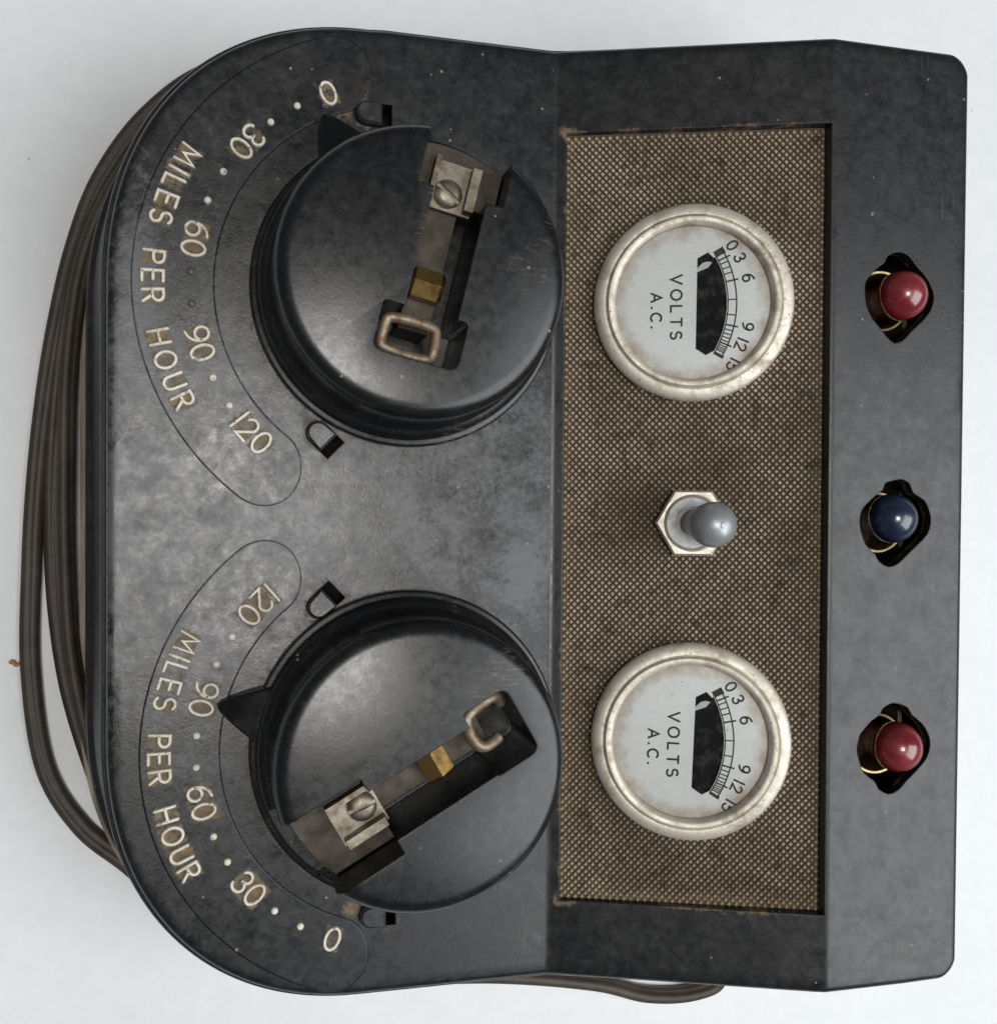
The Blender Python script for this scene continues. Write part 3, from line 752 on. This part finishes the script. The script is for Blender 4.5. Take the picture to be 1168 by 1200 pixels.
# ------------------------------------------------------------------ voltmeters
def voltmeter(sx, yy, rot, needle_shift):
    GM = PM @ Matrix.Translation((sx, yy, 0)) @ Matrix.Rotation(R(rot), 4, 'Z')
    def add(name, vf, mat, parent, **kw): return mesh(name, place(vf[0], GM), vf[1], mat, parent, **kw)
    prof = [(22.5, -.4), (22.6, 1.2), (22.45, 1.9), (22.0, 2.4), (21.2, 2.75), (20.1, 3.05), (19.9, 3.0), (19.75, 2.75), (19.55, 3.2), (19.15, 3.6), (18.5, 3.65), (18.0, 3.4), (17.65, 2.9), (17.5, 2.2), (17.5, -.2), (19, -.4)]
    g = add('voltmeter', lathe(prof[::-1], 96, close=True), M_NICKEL, ctl, smooth=40, recalc=True)
    # dial: disc with the window cut out as geometry (ring fan around the opening)
    k = .0517; C = (565, 548)
    L = lambda x, y: ((x - C[0]) * k, (C[1] - y) * k)
    win = [L(582, 352), L(628, 326), L(655, 352)] + [L(280 + 432 * math.cos(R(a)), 553 + 432 * math.sin(R(a))) for a in np.linspace(-29.0, 29.0, 24)] + [L(652, 765), L(622, 781), L(578, 752)]
    nR = 96; zd = 1.2; circ = [(18.3 * math.cos(2 * math.pi * i / nR), 18.3 * math.sin(2 * math.pi * i / nR)) for i in range(nR)]
    pts = [Vector(p) for p in circ] + [Vector(p) for p in win]
    ed = [(i, (i + 1) % nR) for i in range(nR)] + [(nR + i, nR + (i + 1) % len(win)) for i in range(len(win))]
    gx = np.arange(-18, 18.1, 1.5); q = np.array([(a, b) for a in gx for b in gx if math.hypot(a, b) < 17.6])
    q = q[~in_poly(q[:, 0], q[:, 1], win) & (poly_dist(q[:, 0], q[:, 1], win) > .4)]
    pts += [Vector((float(a), float(b))) for a, b in q]
    vo, eo, fo, *_ = delaunay_2d_cdt(pts, ed, [], 0, 1e-6)
    v2 = np.array([(v.x, v.y) for v in vo]); fa = np.array([f for f in fo if len(f) == 3]); ce = v2[fa].mean(1)
    fa = fa[~in_poly(ce[:, 0], ce[:, 1], win)]
    Vd = [(x, y, zd) for x, y in v2]; Fd = [tuple(int(i) for i in f) for f in fa]; rim = list(np.hypot(v2[:, 0], v2[:, 1]) / 18.0)
    k0 = len(Vd); nw = len(win)
    Vd += [(x, y, zd) for x, y in win] + [(x, y, zd - .35) for x, y in win]; rim += [.3] * (2 * nw)
    Fd += [(k0 + i, k0 + (i + 1) % nw, k0 + nw + (i + 1) % nw, k0 + nw + i) for i in range(nw)]
    d = add('dial_face', (Vd, Fd), M_DIAL, g, smooth=None, attrs={'rim': rim}, recalc=True)
    # dark interior behind the window
    v, f = lathe([(17.9, .1), (0, .1)], 48); add('dial_interior', (v, f), M_VOID, g)
    # printing
    zp = zd + .012
    def pr(name, lines, hw): v, f = ribbon(lines, hw, .03, True); add(name, ([(a, b, c + zp) for a, b, c in v], f), M_INK, g, smooth=None)
    def ar(rad, a0, a1, n=30): return [L(280 + rad * math.cos(R(a)), 553 + rad * math.sin(R(a))) for a in np.linspace(a0, a1, n)]
    pr('scale_arc', [ar(474, -30.5, 30)], .16)
    pr('scale_arc', [ar(437, -29.5, 29.5)], .14)
    for a0, a1 in ((-31.5, -27.8), (28.8, 30.6)):                                    # the blocks at both ends of the scale
        v, f = prism([L(280 + r * math.cos(R(a)), 553 + r * math.sin(R(a))) for r, a in ((434, a0), (482, a0), (482, a1), (434, a1))][::-1], zp, zp + .03)
        add('scale_block', (v, f), M_INK, g, smooth=None, recalc=True)
    for a, ln in ((-25.6, 1), (-23.2, 0), (-20.2, 0), (-17.0, 0), (-12.6, 1), (-2.2, 0), (6.3, 0), (12.2, 1), (14.8, 0), (17.2, 0), (19.2, 0), (21.2, 0), (22.8, 1), (24.2, 0), (25.4, 0), (26.5, 0), (27.5, 0)):
        r1 = 490 if ln else 474
        pr('scale_tick', [[L(280 + r * math.cos(R(a)), 553 + r * math.sin(R(a))) for r in (437, r1)]], .14 if not ln else .19)
    def txt(name, text, x, y, ang, size, hw, wide=1.0, gap=.30):
        """x, y centre in dial units, reading direction turned ang degrees clockwise from straight down"""
        dirv = (-math.sin(R(ang)), -math.cos(R(ang)))
        tot = sum(GLYPH[c][0] * wide for c in text) + gap * (len(text) - 1); p = -tot / 2; cx, cy = L(x, y)
        for ch in text:
            w = GLYPH[ch][0] * wide; o = (p + w / 2) * size; v, f = glyph(ch, size, hw, .03, True, wide)
            v = place(v, frame2d((cx + dirv[0] * o, cy + dirv[1] * o, zp), dirv)); add(name, (v, f), M_INK, g, smooth=None); p += w + gap
    txt('letter', 'VOLTS', 492, 566, 0, 2.45, .235, 1.15, .57)
    txt('letter', 'A.C.', 404, 582, 0, 2.35, .235, 1.15, .49)
    for t, x, y, a in (('0', 733, 297, -32), ('3', 766, 352, -26), ('6', 803, 441, -13), ('9', 803, 656, 12), ('12', 776, 735, 22), ('15', 742, 824, 28)):
        txt('numeral', t, x, y, a, 2.5, .225)
    # white needle tip seen in the window
    nx, ny = L(612, 384 + needle_shift)
    v, f = bevel_prism([(nx - 1.7, ny - 1.4), (nx - .2, ny - .8), (nx + 1.0, ny - .3), (nx + 1.9, ny + .9), (nx + .8, ny + 1.1), (nx - .3, ny + .8), (nx - 1.6, ny - .5)], .2, .4, .05)
    add('needle', (v, f), M_NEEDLE, g, smooth=None)
    add('cover_glass', lathe([(17.6, 2.3), (0, 2.3)], 64), M_GLASS, g)
    return g
voltmeter(29.6, 48.3, 0, 0)
voltmeter(29.9, -52.0, -1.5, 6)

# ------------------------------------------------------------------ toggle switch
TM = PM @ Matrix.Translation((30.0, -2.1, 0))
hexp = [(8.6 * math.cos(R(a)), 8.6 * math.sin(R(a))) for a in range(0, 360, 60)]
v, f = bevel_prism(hexp, -.5, 2.6, .55)
tg = mesh('toggle_switch', place(v, TM), f, M_NUT, ctl, smooth=20)
v, f = lathe([(6.6, 2.0), (6.5, 2.9), (6.05, 3.15), (5.8, 3.0), (5.75, 2.2)], 48); mesh('collar', place(v, TM), f, M_NUT, tg, smooth=40)
v, f = lathe([(5.8, 2.75), (3.6, 2.75), (3.5, 2.3), (3.5, .5), (0, .5)], 48); mesh('bush', place(v, TM), f, M_WASH, tg, smooth=40)
LM = TM @ Matrix.Translation((-.3, 0, 1.5)) @ Matrix.Rotation(R(19), 4, 'Y') @ Matrix.Rotation(R(1), 4, 'X')
prof = [(2.7, 0), (3.0, 2.5), (3.7, 5.5), (4.5, 8.5), (4.95, 11), (5.0, 12.2)] + [(5.0 * math.cos(R(a)), 12.2 + 4.6 * math.sin(R(a))) for a in (15, 30, 45, 60, 75)] + [(.65, 16.75), (.55, 16.95), (0, 17.0)]
v, f = lathe(prof, 40); mesh('lever', place(v, LM), f, M_LEVER, tg, smooth=50)

# ------------------------------------------------------------------ signal lamps
for i, ((cx, cy), mt, colr) in enumerate(LAMPS):
    bx = cx + (.9, -.7, 1.0)[i]; by = cy + (.5, 1.0, .2)[i]
    prof = [(0, -17), (2.2, -17), (3.4, -14), (3.9, -8)] + [(5.65 * math.cos(R(a)), 5.65 * math.sin(R(a))) for a in range(-42, 90, 8)] + [(0, 5.65)]
    v, f = lathe(prof, 40); lp = mesh('signal_lamp', place(v, Matrix.Translation((bx, by, 72.6))), f, mt, ctl, smooth=60)
    lp['label'] = colr + ' painted round bulb sunk in its hole'
    v, f = lathe([(6.2, -20), (6.2, -5.2), (6.5, -4.6), (6.95, -4.5), (7.1, -5.0), (7.1, -20)], 40, close=True)
    so = mesh('socket', place(v, Matrix.Translation((cx - 1.2, cy, 72.6))), f, M_SOCKET, lp, smooth=50, recalc=True)
    v, f = box(cx - 10, cx + 11, cy - 14, cy + 14, 56, 57.2); mesh('lamp_bracket', v, f, M_BRACKET, lp)
    v, f = box(cx + 5.5, cx + 6.6, cy - 10, cy + 11, 57.2, 66.5); mesh('bracket_tongue', v, f, M_BRACKET, lp)

# ------------------------------------------------------------------ mains cord wound loosely round the case
RC = 2.25
path = [(120, -121, 9), (126, -125, 7), (136, -136, 3), (128, -139.5, RC), (114, -138.5, RC), (98, -133.5, RC), (70, -128.5, RC), (30, -124.5, RC), (0, -116, RC), (-17, -101, RC), (-27.5, -90.6, RC), (-38.8, -80.2, RC),
        (-47.4, -64.6, RC), (-51.0, -40, RC), (-51.0, -15, RC), (-50.2, 5, RC), (-48.5, 25, RC), (-45.8, 45, RC), (-41.5, 66, RC), (-35.2, 84, RC), (-24, 101, RC), (-8, 114, RC), (20, 123.5, RC), (80, 125.5, RC), (150, 126, RC),
        (183, 112, RC), (191, 80, RC), (192, 0, RC), (191, -80, RC), (180, -112, RC), (165, -121, 5.5), (150, -122.5, 8), (120, -122.5, 8), (60, -121.5, RC + 4), (20, -119, RC + 1), (-4, -110.5, RC), (-20, -96, RC), (-30.2, -80, RC), (-36.5, -64, RC), (-41.9, -45, RC), (-44.9, -25, RC), (-46.0, -5, RC),
        (-45.9, 15, RC), (-44.0, 40, RC), (-40.4, 62, RC), (-33.8, 80, RC), (-22, 96, RC), (-6, 109, RC), (20, 118.2, RC), (80, 120.3, RC), (150, 121, RC), (176, 109, RC), (186, 80, RC), (187, 0, RC), (186, -60, RC), (184, -85, RC)]
pp = catmull(path, 14)
v, f = tube(pp, RC * 1.06, 24, twin=.35 + .5 * np.sin(np.arange(len(pp)) * .021)); cord = mesh('power_cord', v, f, M_CORD, ctl, smooth=60)
cord['label'] = 'brown rubber power cord wound loosely around the case'
# third lay of cord resting on the inner turn against the case
p3 = [(60, -120.5, 11), (20, -118, 9), (-4, -107.6, 7.4), (-20.6, -92.5, 7), (-30.5, -75, 7), (-36.7, -56, 7), (-40.7, -35, 7), (-42.1, -12, 7), (-42.4, 8, 7), (-42.0, 35, 7), (-38.9, 60, 7), (-32.1, 79, 7), (-20.6, 96.0, 7.4), (0, 110, 9), (30, 118.5, 10), (80, 120, 11)]
p3 = catmull(p3, 14); v, f = tube(p3, RC, 24, twin=.9 + .4 * np.sin(np.arange(len(p3)) * .03)); c3 = mesh('cord_inner_turn', v, f, M_CORD, cord, smooth=60)
# dry crumb beside the cord
v, f = tube(catmull([(-53.2, -38.5, .9), (-54.6, -39.4, 1.1), (-55.3, -38.4, .9), (-56.0, -38.9, .6)], 4), .45, 8)
cr = mesh('crumb', v, f, M_CRUMB, smooth=60); cr['label'] = 'tiny orange-brown crumb on the tabletop beside the outer cord'; cr['category'] = 'crumb'
